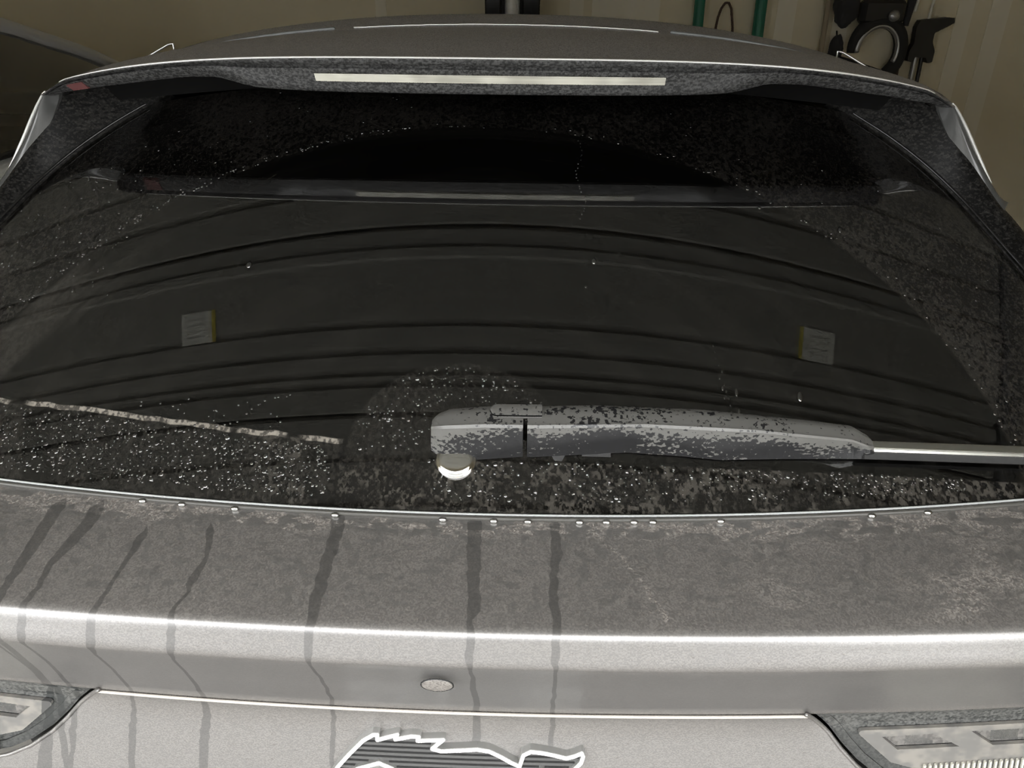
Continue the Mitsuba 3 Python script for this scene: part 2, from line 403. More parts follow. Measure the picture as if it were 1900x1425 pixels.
# ------------------------------------------------------------------ the garage
XL, XR, YF, YR, ZC = -4.6, 3.95, 5.15, -0.95, 2.62
obj('floor', box((-.3, 2.1, -.05), (8.9, 6.4, .1)), 'concrete', False, 'grey concrete garage floor under the cars', kind='structure')
obj('ceiling', box((-.3, 2.1, ZC + .05), (8.9, 6.4, .1)), 'ceiling_white', False, 'pale garage ceiling', kind='structure')
obj('wall_front', box(((XL + XR) / 2, YF + .06, ZC / 2), (XR - XL + .3, .12, ZC)), 'drywall', False, 'tan drywall at the far end of the garage', kind='structure')
obj('wall_left', box((XL - .06, 2.1, ZC / 2), (.12, 6.2, ZC)), 'drywall', False, 'tan drywall on the left of the garage', kind='structure')
obj('wall_right', box((XR + .06, 2.1, ZC / 2), (.12, 6.2, ZC)), 'drywall', False, 'tan drywall on the right of the garage', kind='structure')
OXA, OXB = -3.30, 1.62
rear = sg.box(XL - .1, 0, XR + .1, ZC).difference(sg.box(OXA, -.1, OXB, 2.16))
rm = extrude(rear, .14)
rm.apply_transform(np.array([[1, 0, 0, 0], [0, 0, -1, YR], [0, 1, 0, 0], [0, 0, 0, 1.0]]))
obj('wall_rear', rm, 'drywall', False, 'garage wall around the open doorway behind the camera', kind='structure')
obj('ground', box((0, -21.2, -.06), (90, 40.3, .1)), 'driveway_concrete', False, 'pale concrete driveway outside the open door', kind='structure')
for xa, w in ((-.985, .07), (.30, .09), (1.66, .12), (2.02, .10), (2.80, .10), (3.02, .12)):
    obj('wall_front__joint_tape', box((xa, YF - .0025, ZC / 2), (w, .005, ZC - .02)), 'tape_mud', False, 'pale strip of joint compound')
obj('wall_front__panel', box((.62, YF - .006, 1.35), (.44, .012, 2.3)), 'board_grey', False, 'greyish board fixed to the wall')

# the open overhead door above the car: each section a ribbed slab
DOOR = 'overhead_door'
tag(DOOR, 'open sectional garage door lying in its tracks under the ceiling', 'garage door')
def door_section(y0, y1, grooves, ridges=()):
    top, bot, g = 2.30, 2.25, .012
    pts = [(y0 + .004, top), (y0 + .004, bot + .006), (y0 + .010, bot)]
    marks = sorted([(y, 'g') for y in grooves] + [(y, 'r') for y in ridges])
    for y, k in marks:
        if k == 'g':
            pts += [(y - .013, bot), (y - .006, bot + g), (y + .006, bot + g), (y + .013, bot)]
        else:
            pts += [(y - .020, bot), (y - .012, bot - .008), (y + .012, bot - .008), (y + .020, bot)]
    pts += [(y1 - .010, bot), (y1 - .004, bot + .006), (y1 - .004, top)]
    m = extrude(sg.Polygon(pts), 4.8)
    m.apply_transform(np.array([[0, 0, 1, -3.24], [1, 0, 0, 0], [0, 1, 0, 0], [0, 0, 0, 1.0]]))
    return m
for y0, y1, gr, rd in ((-.56, -.03, (-.43, -.30, -.16), ()), (-.03, .50, (.062, .096, .157, .235), (.43,)), (.50, 1.03, (.62, .75, .90), ()), (1.03, 1.56, (1.16, 1.30, 1.43), ())):
    obj(DOOR + '__section', door_section(y0, y1, gr, rd), 'door_panel', False)
for s in (-1, 1):
    obj(DOOR + '__track', box((-.84 + s * 2.44, .55, 2.26), (.05, 2.4, .07)), 'galvanised', False)
    lb = DOOR + '__warning_label'
    cx = .93 * s
    k = obj(lb, box((cx, .276, 2.2485), (.112, .098, .002)), 'label_white', False, 'paper warning label')
    obj(k + '__stripe', box((cx - s * .051, .276, 2.2472), (.012, .098, .001)), 'label_yellow', False)
    for i in range(4):
        obj(k + '__print', box((cx + .008 * s, .302 - .018 * i, 2.2472), (.07 - .008 * (i % 2), .004, .001)), 'label_ink', False)

# ------------------------------------------------------------------ the silver car
CAR = 'hatchback_car'
tag(CAR, 'dirty silver-grey hatchback seen from behind, filling the frame', 'car')
def c(part):
    return CAR + '__' + part

# tailgate: the ledge below the window, its rounded edge, the hollow below, the lip
xs = np.concatenate([np.linspace(-.93, -.62, 12)[:-1], np.linspace(-.62, .62, 90), np.linspace(.62, .93, 12)[1:]])
ts = np.linspace(0, _t[-1], 90)
X, TT = np.meshgrid(xs, ts, indexing='ij')
def end_cap(s):
    e = tail(np.full(90, s * .93), ts)
    m = np.stack([e, np.broadcast_to(e.mean(0) + np.array([-.01 * s, .03, 0]), e.shape)])
    return grid(m if s > 0 else m[:, ::-1])
obj(c('tailgate_end'), end_cap(-1), 'roof_paint', True, 'painted end of the tailgate')
obj(c('tailgate_end'), end_cap(1), 'roof_paint', True, 'painted end of the tailgate')
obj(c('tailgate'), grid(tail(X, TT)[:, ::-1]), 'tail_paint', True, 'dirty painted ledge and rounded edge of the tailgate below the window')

# lamp outlines in the plane of the lower panel (x, z), from the inner top corner outwards
LD = np.array([(-.016, -.016), (0, 0), (.0155, .0150), (.030, .0315), (.049, .0500), (.076, .0700), (.103, .0840), (.140, .0955), (.20, .108), (.30, .119), (.44, .118), (.51, .10), (.53, .06), (.53, -.018)])
def lamp_poly(s, grow=0.0):
    x0, z0 = (-.3876, .9483) if s < 0 else (.3509, .9483)
    f = 1.0 if s < 0 else 1.12
    p = sg.Polygon([(x0 + s * a, z0 - b * (f if a < .12 else f - (f - 1) * min(1, (a - .12) / .1))) for a, b in LD])
    return p.buffer(grow, join_style=2) if grow else p

def on_panel(m, lift):
    """mesh in (x, z, depth) -> onto the lower panel, depth towards the rear"""
    v = m.vertices.copy()
    m = m.copy()
    m.vertices = np.stack([v[:, 0], panel_y(v[:, 0], v[:, 1]) - lift - v[:, 2], v[:, 1]], 1)
    m.faces = m.faces[:, ::-1]
    return m

def sheet(poly, h, step=.03, lift=0.0):
    """a polygon in (x, z) as a slab of thickness h following the curved panel"""
    gs = []
    x0, z0, x1, z1 = poly.bounds
    for xa in np.arange(math.floor(x0 / step) * step, x1, step):
        for za in np.arange(math.floor(z0 / .012) * .012, z1, .012):
            q = poly.intersection(sg.box(xa, za, xa + step, za + .012))
            for g in getattr(q, 'geoms', [q]):
                if g.geom_type == 'Polygon' and g.area > 1e-8:
                    gs.append(extrude(g, h))
    return on_panel(cat(gs), lift)

panel = sg.box(-.86, .80, .86, .9605).difference(ops.unary_union([lamp_poly(-1), lamp_poly(1)]))
pxs = []
# panel front as a fine sheet so the shading stays smooth
def fine_sheet(poly, step=.02):
    vs, fs, at = [], [], 0
    x0, z0, x1, z1 = poly.bounds
    for xa in np.arange(math.floor(x0 / step) * step, x1, step):
        for za in np.arange(math.floor(z0 / step) * step, z1, step):
            q = poly.intersection(sg.box(xa, za, xa + step, za + step))
            for g in getattr(q, 'geoms', [q]):
                if g.geom_type != 'Polygon' or g.area < 1e-8:
                    continue
                v, f = trimesh.creation.triangulate_polygon(g, engine='earcut')
                vs.append(v); fs.append(np.asarray(f) + at); at += len(v)
    v = np.vstack(vs)
    m = tm(np.stack([v[:, 0], panel_y(v[:, 0], v[:, 1]), v[:, 1]], 1), np.vstack(fs))
    m.merge_vertices()
    # all facing rearwards
    flip = m.face_normals[:, 1] > 0
    f = m.faces.copy()
    f[flip] = f[flip][:, ::-1]
    return tm(m.vertices, f)
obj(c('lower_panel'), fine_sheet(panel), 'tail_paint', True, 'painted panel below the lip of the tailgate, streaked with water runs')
# rolled edges of the panel
lipx = np.linspace(-.376, .341, 60)
obj(c('panel_edge'), tube(np.stack([lipx, panel_y(lipx, .9585) - .0006, np.full(60, .9585)], 1), .0017, 8), 'edge_highlight', True, 'pressed edge under the tailgate lip, its highlight painted pale')
for s in (-1, 1):
    b = np.array(lamp_poly(s).exterior.coords)[:13]
    b = np.array([np.interp(np.linspace(0, 12, 90), np.arange(13), b[:, 0]), np.interp(np.linspace(0, 12, 90), np.arange(13), b[:, 1])]).T
    obj(c('panel_edge'), tube(np.stack([b[:, 0], panel_y(b[:, 0], b[:, 1]) - .001, b[:, 1]], 1), .0022, 8), 'tail_paint', True, 'rolled painted edge around the lamp')
    # tail lamp
    L = obj(c('tail_lamp'), sheet(lamp_poly(s, -.0028), .004, lift=-.009), 'lamp_dark', 25, 'smoky tail lamp with dark bezel, water-marked')
    body = lamp_poly(s)
    ring = body.buffer(-.024)
    x0 = -.3876 if s < 0 else .3509
    DZ = .0142
    tip = (x0 + s * .043, .9455 - DZ)
    outer = sg.Polygon([tip, (x0 + s * .53, .950 - DZ), (x0 + s * .53, .86 - DZ), (x0 + s * .16, .884 - DZ), (x0 + s * .085, .908 - DZ)]).intersection(body.buffer(-.016)).buffer(-.003).buffer(.003)
    inner = sg.Polygon([(x0 + s * .072, .9375 - DZ), (x0 + s * .125, .9395 - DZ), (x0 + s * .155, .9235 - DZ), (x0 + s * .090, .9225 - DZ)])
    inner2 = sg.Polygon([(x0 + s * .165, .9405 - DZ), (x0 + s * .48, .943 - DZ), (x0 + s * .48, .9235 - DZ), (x0 + s * .190, .9235 - DZ)])
    obj(L + '__light_bar', sheet(outer.difference(inner).difference(inner2), .004, lift=-.004), 'lamp_pale', 25, 'pale frosted light guide')
    for q in (inner, inner2):
        obj(L + '__reflector', sheet(q, .004, lift=-.009), 'lamp_mud', 25, 'muddy brown reflector field')
    obj(L + '__bezel', sheet(body.buffer(-.006).difference(body.buffer(-.013)), .004, lift=-.007), 'lamp_dark', 25, 'dirty dark rim of the lamp')
    for i in range(24):
        xr = x0 + s * (.120 + .0058 * i)
        obj(L + '__light_rib', sheet(sg.box(xr - .0011, .868 - DZ, xr + .0011, .906 + .0001 * i - DZ), .0025, lift=0.001), 'pale_lens', False, 'pale upright rib' if i == 0 else None)

# round cover cap in the hollow below the edge
ang = np.linspace(0, 2 * np.pi, 33)[:-1]
capm = tm(*(lambda v: (v, [[0, i, i + 1] for i in range(1, len(v) - 1)]))(np.array([(-.0215 + .0145 * np.cos(a), 0, 1.0318 + .0095 * np.sin(a)) for a in ang])))
capring = tube([(-.0215 + .0148 * np.cos(a), .0432 - .18 * .0095 * np.sin(a), 1.0318 + .0095 * np.sin(a)) for a in ang], .0007, 6, closed=True)
cap_body = grid(np.stack([np.stack([-.0215 + r * .0145 * np.cos(ang), .0440 - dd - .18 * .0095 * np.sin(ang) * r, 1.0318 + r * .0095 * np.sin(ang)], 1) for r, dd in ((1, 0), (.98, .0012), (.90, .0018), (.5, .0020), (.001, .0020))]), close=True)
k = obj(c('cover_cap'), cap_body, 'roof_paint', True, 'small oval cover cap')
obj(k + '__rim', capring, 'black_satin', True)

# emblem: galloping horse, outlined, with ribbed field
EM = [(-.1293, .893), (-.1166, .909), (-.1026, .9248), (-.092, .932), (-.0875, .9323), (-.0876, .9265), (-.0771, .9303), (-.0674, .9333), (-.0697, .9282), (-.0533, .9323), (-.0459, .9318), (-.0474, .9276), (-.0215, .9296), (-.0327, .9191), (-.0238, .9167), (-.0045, .9186), (.0118, .9201), (.0237, .9185), (.0356, .9126), (.0461, .9062), (.0543, .9023), (.0578, .9149), (.0651, .9193), (.0754, .9184), (.0888, .9157), (.1007, .9127), (.1094, .9154), (.116, .9188), (.1176, .9147), (.1157, .9071), (.11, .9005), (.1013, .8925), (.0865, .893), (.076, .897), (.0688, .885), (.0811, .8699), (.0995, .8566), (.0906, .8547), (.0708, .8645), (.0511, .8725), (.0061, .8743), (-.024, .8765), (-.0543, .8647), (-.0726, .8568), (-.0817, .8615), (-.0602, .8747), (-.0734, .8938), (-.0868, .8997), (-.1089, .8919), (-.13, .8759), (-.1395, .8667), (-.144, .8698), (-.1358, .8824)]
horse = sg.Polygon([(a * 1.012, b - .0040) for a, b in EM]).buffer(0)
EMB = obj(c('emblem'), sheet(horse.buffer(.0020).difference(horse.buffer(-.0024)), .0075, step=.02), 'emblem_side', 20, 'raised galloping horse emblem with bright outline')
obj(EMB + '__outline', sheet(horse.buffer(.0016).difference(horse.buffer(-.0021)), .0008, step=.02, lift=.0075), 'emblem_white', 20, 'bright white outline')
obj(EMB + '__field', sheet(horse.buffer(-.0022), .002, step=.02), 'black_satin', 20, 'dark field')
for i in range(14):
    z = .8520 + .0056 * i
    bar = horse.buffer(-.0022).intersection(sg.box(-.2, z, .2, z + .0030))
    for bar in getattr(bar, 'geoms', [bar]):
        if bar.area < 2e-6:
            continue
        obj(EMB + '__rib', sheet(bar, .0028, step=.02, lift=.002), 'emblem_rib', 20)

# rear window
ny, nx = 60, 90
ys = np.linspace(0, 1, ny)
def glass_grid(nx, ny, dz=0.0, v0=0.0, v1=1.0, ux=1.0):
    u = np.linspace(-ux, ux, nx)
    v = np.linspace(v0, v1, ny)
    U, V = np.meshgrid(u, v, indexing='ij')
    yc = .182 + V * (.68 - .182)
    x = U * _sw(yc)
    for _ in range(8):
        y = yc + .15 * x * x * (1 - V)
        x = U * _sw(np.clip(y, .2, .7))
    return np.stack([x, y, glass_z(x, y) + dz], -1)
GL = obj(c('rear_window'), grid(glass_grid(120, 80)), 'rear_glass', True, 'tinted rear window, muddy outside the swept arc of the wiper')
# black printed border behind the glass
fb = glass_grid(90, 14, -.004, 0.0, .175)
obj(GL + '__printed_border', grid(fb), 'black_matte', True, 'black printed border along the bottom of the glass')
for s in (-1, 1):
    G = glass_grid(90, 60, -.004)
    half = G[-9:] if s > 0 else G[:9]
    obj(GL + '__printed_border', grid(half), 'black_matte', True)
G = glass_grid(90, 60, -.004)
obj(GL + '__printed_border', grid(G[:, 49:]), 'black_matte', True)

# seal along the lower edge of the glass
sx = np.linspace(-.66, .66, 80)
sy = .1805 + .15 * sx * sx
sz = glass_z(sx, sy)
obj(c('window_seal'), tube(np.stack([sx, sy - .001, sz + .0005], 1), .0014, 8), 'seal_grey', True, 'bright wet strip along the lower edge of the rear window')
obj(c('seal_gasket'), tube(np.stack([sx, sy - .0042, sz - .0018], 1), .0026, 8), 'gasket_dark', True, 'dull gasket below the window strip')

# side pillars: from the window's side seam out to the silhouette
_sy = np.array([.690, .668, .648, .613, .576, .540, .508, .483, .42, .35, .275])
seam = np.stack([_sw(_sy) + .001, _sy, glass_z(_sw(_sy), _sy) + .002], 1)
outer = np.array([(.560, .600, 1.474), (.575, .600, 1.468), (.590, .605, 1.455), (.607, .610, 1.436), (.627, .612, 1.409), (.646, .608, 1.381), (.664, .600, 1.357), (.692, .590, 1.332), (.735, .565, 1.275), (.79, .52, 1.19), (.85, .46, 1.07)])
tt = np.linspace(0, 10, 61)
SE = np.stack([PchipInterpolator(np.arange(11), seam[:, k])(tt) for k in range(3)], 1)
OU = np.stack([PchipInterpolator(np.arange(11), outer[:, k])(tt) for k in range(3)], 1)
def pillar(s):
    rows = []
    for w in np.linspace(0, 1, 14):
        p = SE * (1 - w) + OU * w
        bulge = .014 * math.sin(math.pi * w)
        p = p + np.array([.35, -.75, .55]) * bulge
        rows.append(p)
    # turn the corner and run forwards along the roof side
    for d, (ox, oz) in ((.008, (.003, 0)), (.03, (.008, .001)), (.08, (.014, .002)), (.18, (.020, .004))):
        rows.append(OU + np.array([ox, d, oz]))
    A = np.stack(rows)
    A = A * [s, 1, 1]
    inn = A.copy()
    return shell(A if s > 0 else A[::-1], np.array([-.006 * s, .008, -.006]))
for s in (-1, 1):
    pk = obj(c('side_pillar'), pillar(s), 'pillar_black', 40, 'glossy black pillar beside the rear window, speckled with dirt')
    # seam gap strip between pillar and glass
    obj(pk + '__seam_strip', tube((SE[4:] + np.array([.002, -.003, .002])) * [s, 1, 1], .0016, 6), 'black_gloss', True, 'thin strip along the window seam')
    # winglet: glossy fin that carries the spoiler down the side
    fo = OU[4:40] + np.array([.004, -.010, .003])
    wv = np.clip(np.interp(np.linspace(0, 1, 36), [0, .12, .75, .95, 1], [.012, .018, .026, .034, .004]), 0, 1)
    inw = (SE[4:40] - OU[4:40]) / np.linalg.norm(SE[4:40] - OU[4:40], axis=1, keepdims=True)
    F = np.stack([fo + inw * (wv[:, None] * a) + np.array([.2, -.9, .4]) * .005 * math.sin(math.pi * a) for a in np.linspace(0, 1, 8)]) * [s, 1, 1]
    obj(c('spoiler_fin'), shell(F if s > 0 else F[::-1], np.array([0, .012, -.004])), 'fin_gloss', 30, 'glossy side fin under the spoiler tip, with a highlight built along its outer edge')
    obj(c('spoiler_fin') + '__edge', tube((OU[6:34] + np.array([.005, -.0105, .003])) * [s, 1, 1], np.interp(np.linspace(0, 1, 28), [0, .8, 1], [.0012, .0026, .0012]), 8), 'bright_highlight', True, 'bright outer edge') if s < 0 else obj(c('spoiler_fin') + '_001__edge', tube((OU[6:34] + np.array([.005, -.0105, .003])), np.interp(np.linspace(0, 1, 28), [0, .8, 1], [.0012, .0026, .0012]), 8), 'bright_highlight', True, 'bright outer edge')  # glossy highlight of the fin edge painted as a bright tube

# spoiler: top skin, face, underside
def te(x):
    a = np.abs(x)
    return np.stack([x, .505 + .2 * x * x, 1.523 - .02 * x ** 2 - .35 * x ** 4 - 1.6 * np.maximum(0, a - .53) ** 1.6], -1)
_le = PchipInterpolator([0, .16, .20, .245, .285, .315, .34, .37, .41, .45, .51, .55, .60], [1.4826, 1.4827, 1.4830, 1.4838, 1.4855, 1.4910, 1.4960, 1.4955, 1.4915, 1.4865, 1.4785, 1.4725, 1.462])
def le(x):
    return np.stack([x, .531 + .2 * x * x, np.minimum(_le(np.clip(np.abs(x), 0, .6)) - .0018, te(x)[..., 2] - .004)], -1)
def roof_z(x, y):
    return np.interp(y, [.505, .56, .62, .70, .78, .84], [1.523, 1.5300, 1.5355, 1.5395, 1.5412, 1.5405]) - np.interp(y, [.5, .84], [.05, .10]) * x ** 2 - np.interp(y, [.5, .84], [.33, .18]) * x ** 4
sxs = np.linspace(-.572, .572, 120)
rows = []
tl = te(sxs)
for w in np.linspace(0, 1, 16):
    y = tl[:, 1] + w * (.84 - tl[:, 1])
    xw = sxs * (1 + .085 * w)
    z = roof_z(xw, y)
    z = tl[:, 2] * (1 - w) ** 3 + z * (1 - (1 - w) ** 3)
    rows.append(np.stack([xw, y, z], 1))
top = np.stack(rows)
SP = c('spoiler')
obj(SP, grid(top), 'roof_paint', True, 'painted roof spoiler over the rear window, filmed with dirt')
le_ = le(sxs)
f_ = []
for w, push in ((0, 0), (.06, -.0025), (.16, -.002), (.20, .002), (.26, .002), (.30, -.003), (.6, -.004), (.9, -.002), (1, .002)):
    f_.append(tl * (1 - w) + le_ * w + np.array([0, push, 0]))
obj(SP + '__rear_face', grid(np.stack(f_)), 'gritty_black', 50, 'black rear face of the spoiler, crusted with pale grit')
hl = te(sxs) + np.array([0, -.0008, .0006])  # path of the painted highlight on the trailing edge
obj(SP + '__edge', tube(hl[3:-3], .0013 * np.interp(np.linspace(0, 1, 114), [0, .12, .88, 1], [.45, 1, 1, .45]), 6), 'bright_highlight', True, 'highlight line built along the upper edge of the spoiler')
un = []
gx = sxs
for w in np.linspace(0, 1, 14):
    y = le_[:, 1] * (1 - w) + w * (.70 - .10 * np.abs(gx))
    hollow = .030 * np.sin(np.pi * w) * np.interp(np.abs(gx), [0, .28, .42, .57], [.25, .3, 1, .4])
    zg = 1.480 - .10 * gx ** 2
    z = le_[:, 2] * (1 - w) + zg * w + hollow
    un.append(np.stack([gx, y, z], 1))
obj(SP + '__underside', grid(np.stack(un)), 'black_matte', True, 'black underside of the spoiler')
# end caps of the spoiler (rounded tips)
for s in (-1, 1):
    e = -1 if s > 0 else 0
    loop_top = top[:, e]
    loop_bot = np.stack([u[e] for u in un])
    n = 16
    a = np.stack([np.interp(np.linspace(0, 1, n), np.linspace(0, 1, len(loop_top)), loop_top[:, k]) for k in range(3)], 1)
    b = np.stack([np.interp(np.linspace(0, 1, n), np.linspace(0, 1, len(loop_bot)), loop_bot[:, k]) for k in range(3)], 1)
    tip = [a, a * .7 + b * .3 + np.array([s * .008, -.001, 0]), a * .35 + b * .65 + np.array([s * .007, 0, 0]), b]
    obj(SP + '__tip', grid(np.stack(tip)), 'roof_paint', True)
    xt = np.linspace(.515, .538, 12) * s
    rl = [te(xt) * (1 - w) + le(xt) * w + np.array([0, -.006, 0]) for w in (.42, .6, .8, .97)]
    obj(SP + '__reflector', shell(np.stack(rl) if s > 0 else np.stack(rl)[:, ::-1], np.array([0, .004, 0])), 'red_lens' if s < 0 else 'gritty_black', 30, 'dull red reflector at the left tip' if s < 0 else None)
# high brake light
bx = np.linspace(-.207, .208, 60)
def bl(x, w):
    p = te(x) * (1 - w) + le(x) * w
    return p + np.array([0, -.0065, 0])
B = obj(SP + '__brake_light', shell(np.stack([bl(bx, w) for w in (.44, .50, .60, .66)]), np.array([0, .007, 0])), 'brake_lens', 30, 'long pale strip of the high brake light')

# roof behind the spoiler: rises in a step and runs forwards
ry = [.845, .85, .87, .90, .935, .97, 1.05, 1.2, 1.6, 2.0, 2.4, 2.65]
rz = [1.5370, 1.5400, 1.5432, 1.5472, 1.5510, 1.5535, 1.5525, 1.546, 1.528, 1.506, 1.476, 1.448]
rx = np.linspace(-.66, .66, 80)
roof = np.stack([np.stack([rx * (1 - .03 * max(0, y - 1.2)), np.full(80, y), z - .12 * rx ** 2 - .21 * rx ** 4], 1) for y, z in zip(ry, rz)])
obj(c('roof'), grid(roof), 'roof_paint', True, 'dusty painted roof beyond the spoiler')
def roof_at(x, dy, dz):
    return np.stack([x, np.full_like(x, .868 + dy), 1.5430 + dz - .12 * x ** 2 - .21 * x ** 4], -1)
k = obj(c('roof_moulding'), tube(roof_at(np.linspace(-.232, .243, 40), 0, .0005), .0019, 6), 'chrome', True, 'bright middle length of the roof edge moulding')
for s in (-1, 1):
    xx = np.linspace(.262, .512, 40) * s
    obj(c('roof_moulding'), tube(roof_at(xx, 0, .001), .0026, 6), 'clear_grey', True, 'grey outer length of the roof edge moulding')
    q = np.linspace(.524, .575, 12) * s
    lo = roof_at(q, 0.0, .0065)
    hi = roof_at(q, 0.0, .0115 - .000)
    hi[:, 2] = np.interp(np.linspace(0, 1, 12), [0, .15, 1], [lo[0, 2] + .010, lo[1, 2] + .0098, lo[-1, 2] + .001])
    obj(c('roof_rail_end'), tube(np.concatenate([lo[:1], hi]), .0016, 6), 'chrome', True, 'bright outline of the roof rail end')

# wiper
WI = c('rear_wiper')
def lerp_pts(pts, xs_):
    p = np.array(pts)
    return np.stack([xs_] + [np.interp(xs_, p[:, 0], p[:, k]) for k in (1, 2)], 1)
UP = [(-.0428, .2385, 1.1985), (-.0386, .2441, 1.2027), (-.026, .2485, 1.2063), (.0133, .2517, 1.2089), (.0696, .2532, 1.2095), (.1231, .2561, 1.2106), (.2359, .2581, 1.2073), (.3489, .2565, 1.1983), (.3942, .2555, 1.1936), (.4072, .2496, 1.1877), (.4115, .2455, 1.1842)]
RI = [(-.0428, .222, 1.1980), (.0121, .2243, 1.2002), (.0588, .2246, 1.200), (.1769, .2303, 1.2012), (.2872, .2322, 1.1967), (.3868, .2317, 1.1883), (.4038, .2285, 1.1832), (.4115, .2330, 1.1800)]
LO = [(-.0428, .2215, 1.1722), (-.0367, .2177, 1.1692), (-.029, .2128, 1.1654), (-.0041, .2132, 1.1658), (.0512, .2178, 1.1691), (.0595, .2176, 1.1688), (.1567, .2254, 1.1725), (.2123, .225, 1.1698), (.2511, .2241, 1.1669), (.3188, .2296, 1.1667), (.4046, .2365, 1.1648), (.4135, .2382, 1.1653)]
LO = [(a, b + .0105, cc - .0077) for a, b, cc in LO]
def wiper_body(xa, xb, n, taper_l=False, taper_r=False):
    X_ = np.linspace(xa, xb, n)
    u, r, l = lerp_pts(UP, X_), lerp_pts(RI, X_), lerp_pts(LO, X_)
    secs = []
    l[:, 0] += (l[:, 0] - .05) * .030
    for i, x in enumerate(X_):
        back_u = u[i] + np.array([0, .004, -.018])
        back_l = l[i] + np.array([0, .008, -.001])
        a1, a2 = u[i] * .8 + r[i] * .2, u[i] * .2 + r[i] * .8
        b1, b2 = r[i] * .85 + l[i] * .15, r[i] * .1 + l[i] * .9
        rr = r[i] + np.array([0, -.0010, .0010]) + (u[i] - r[i]) * .06
        rs = r[i] + np.array([0, -.0010, .0010]) + (l[i] - r[i]) * .065
        loop = [back_u, u[i] + np.array([0, .0015, -.002]), a1 + np.array([0, 0, .0012]), (u[i] + r[i]) / 2 + np.array([0, -.0008, .0022]), a2 + np.array([0, 0, .0008]), rr, rs, b1 + np.array([0, -.0006, .0003]), (r[i] + l[i]) / 2 + np.array([0, -.0014, .0008]), b2, l[i], back_l]
        secs.append(np.array(loop))
    A = np.stack(secs)
    for end, on in ((0, taper_l), (-1, taper_r)):
        if on:
            ctr = A[end].mean(0)
            for j, (kk, pull) in enumerate(((.55, 0), (.80, 0), (.93, 0))):
                i = j if end == 0 else -1 - j
                cc = A[i].mean(0)
                A[i] = cc + (A[i] - cc) * [1, kk, kk]
    ctr0, ctr1 = A[0].mean(0), A[-1].mean(0)
    A = np.concatenate([np.repeat(ctr0[None, None], A.shape[1], 1), A, np.repeat(ctr1[None, None], A.shape[1], 1)], 0)
    return grid(A, close=True)
obj(WI + '__base_cap', wiper_body(-.0428, .0508, 30), 'wiper_plastic', 24, 'dirty grey cap over the wiper pivot')
obj(WI + '__arm', wiper_body(.0552, .4115, 90), 'wiper_plastic', 24, 'long tapering wiper arm mottled with dried mud')
# tongue of the arm reaching into the cap
tx = np.linspace(.0165, .070, 24)
rad = .0072
ctrl = lerp_pts(UP, tx) * .60 + lerp_pts(RI, tx) * .40 + np.array([0, 0, .0018])
du = lerp_pts(UP, tx) - lerp_pts(RI, tx)
du /= np.linalg.norm(du, axis=1, keepdims=True)
half = np.where(tx < .0165 + rad, np.sqrt(np.maximum(0, rad ** 2 - (tx - .0165 - rad) ** 2)), rad)
half = np.maximum(half, .0003)
def tongue(grow, lift):
    nrm = np.cross(du, [1, 0, 0]); nrm *= np.sign(nrm[:, 2:])
    L_ = np.stack([ctrl + du * ((half + grow) * a)[:, None] + nrm * (lift + .0010 * (1 - a * a)) for a in np.linspace(-1, 1, 9)])
    return L_, nrm
Lg, nrm = tongue(.0016, .0030)
obj(WI + '__joint_gap', grid(Lg), 'black_matte', True, 'black gap around the tongue of the arm')
Lt, nrm = tongue(0, .0042)
obj(WI + '__tongue', shell(Lt, -np.broadcast_to(nrm, Lt.shape) * .006), 'wiper_plastic', 40, 'rounded tongue of the arm')
# clips under the arm
for xa, w, d in ((.0880, .016, .006), (.128, .030, .003)):
    p0 = lerp_pts(LO, np.array([xa]))[0]
    obj(WI + '__clip', extrude(sg.Polygon([(-w / 2, .002), (w / 2, .002), (w / 2 * .45, -d), (-w / 2 * .45, -d)]) if d > .004 else sg.box(-w / 2, -d, w / 2, .002), .004).apply_transform(
        np.array([[1, 0, 0, p0[0]], [0, .6, .8, p0[1]], [0, .8, -.6, p0[2]], [0, 0, 0, 1.0]])), 'wiper_plastic', False)
# pivot nut
n0 = glass_n(np.array([-.018]), np.array([.214]))[0]
Rn = trimesh.geometry.align_vectors([0, 0, 1], n0)
nut = lathe([(0, .0085), (.008, .0084), (.0135, .0078), (.0165, .0068), (.0185, .0052), (.0190, .0044), (.0205, .0040), (.0210, .0028), (.0210, 0)], 48)
nut.apply_transform(Rn)
pz = np.array([-.0185, .2245, 0]); pz[2] = glass_z(pz[0], pz[1])
nut.apply_translation(pz)
obj(WI + '__pivot_nut', nut, 'chrome', True, 'shiny metal collar of the pivot')
# blade: metal beam and rubber
bxs = np.linspace(.408, .605, 40)
s_ = (bxs - .4146) / (.5814 - .4146)
top_ = np.stack([bxs, .2469 + s_ * .0126, 1.1797 - s_ * .0097], 1)
bot_ = np.stack([bxs, .2374 + s_ * .0123, 1.1724 - s_ * .0098], 1)
mid1 = bot_ * .45 + top_ * .55
mid2 = bot_ * .30 + top_ * .70
prof = [top_ + [0, .003, -.004], top_, top_ * .9 + bot_ * .1 + [0, -.0005, .0008], bot_ * .62 + top_ * .38 + [0, -.0006, .0008], bot_ * .66 + top_ * .34 + [0, .0012, -.0012], bot_ * .76 + top_ * .24 + [0, .0012, -.0012], bot_ * .8 + top_ * .2 + [0, -.0006, .0006], bot_, bot_ + [0, .004, -.003]]
A = np.stack(prof, 1)
A = np.concatenate([np.repeat(A[:1].mean(1, keepdims=True), A.shape[1], 1), A, np.repeat(A[-1:].mean(1, keepdims=True), A.shape[1], 1)], 0)
obj(WI + '__blade', grid(A, close=True), 'brushed_metal', 40, 'bright metal wiper blade beaded with water')
rb = [bot_ + [0, .004, -.002], bot_ + [0, .002, -.010], bot_ + [0, .007, -.014], bot_ + [0, .012, -.006]]
A = np.stack(rb, 1)
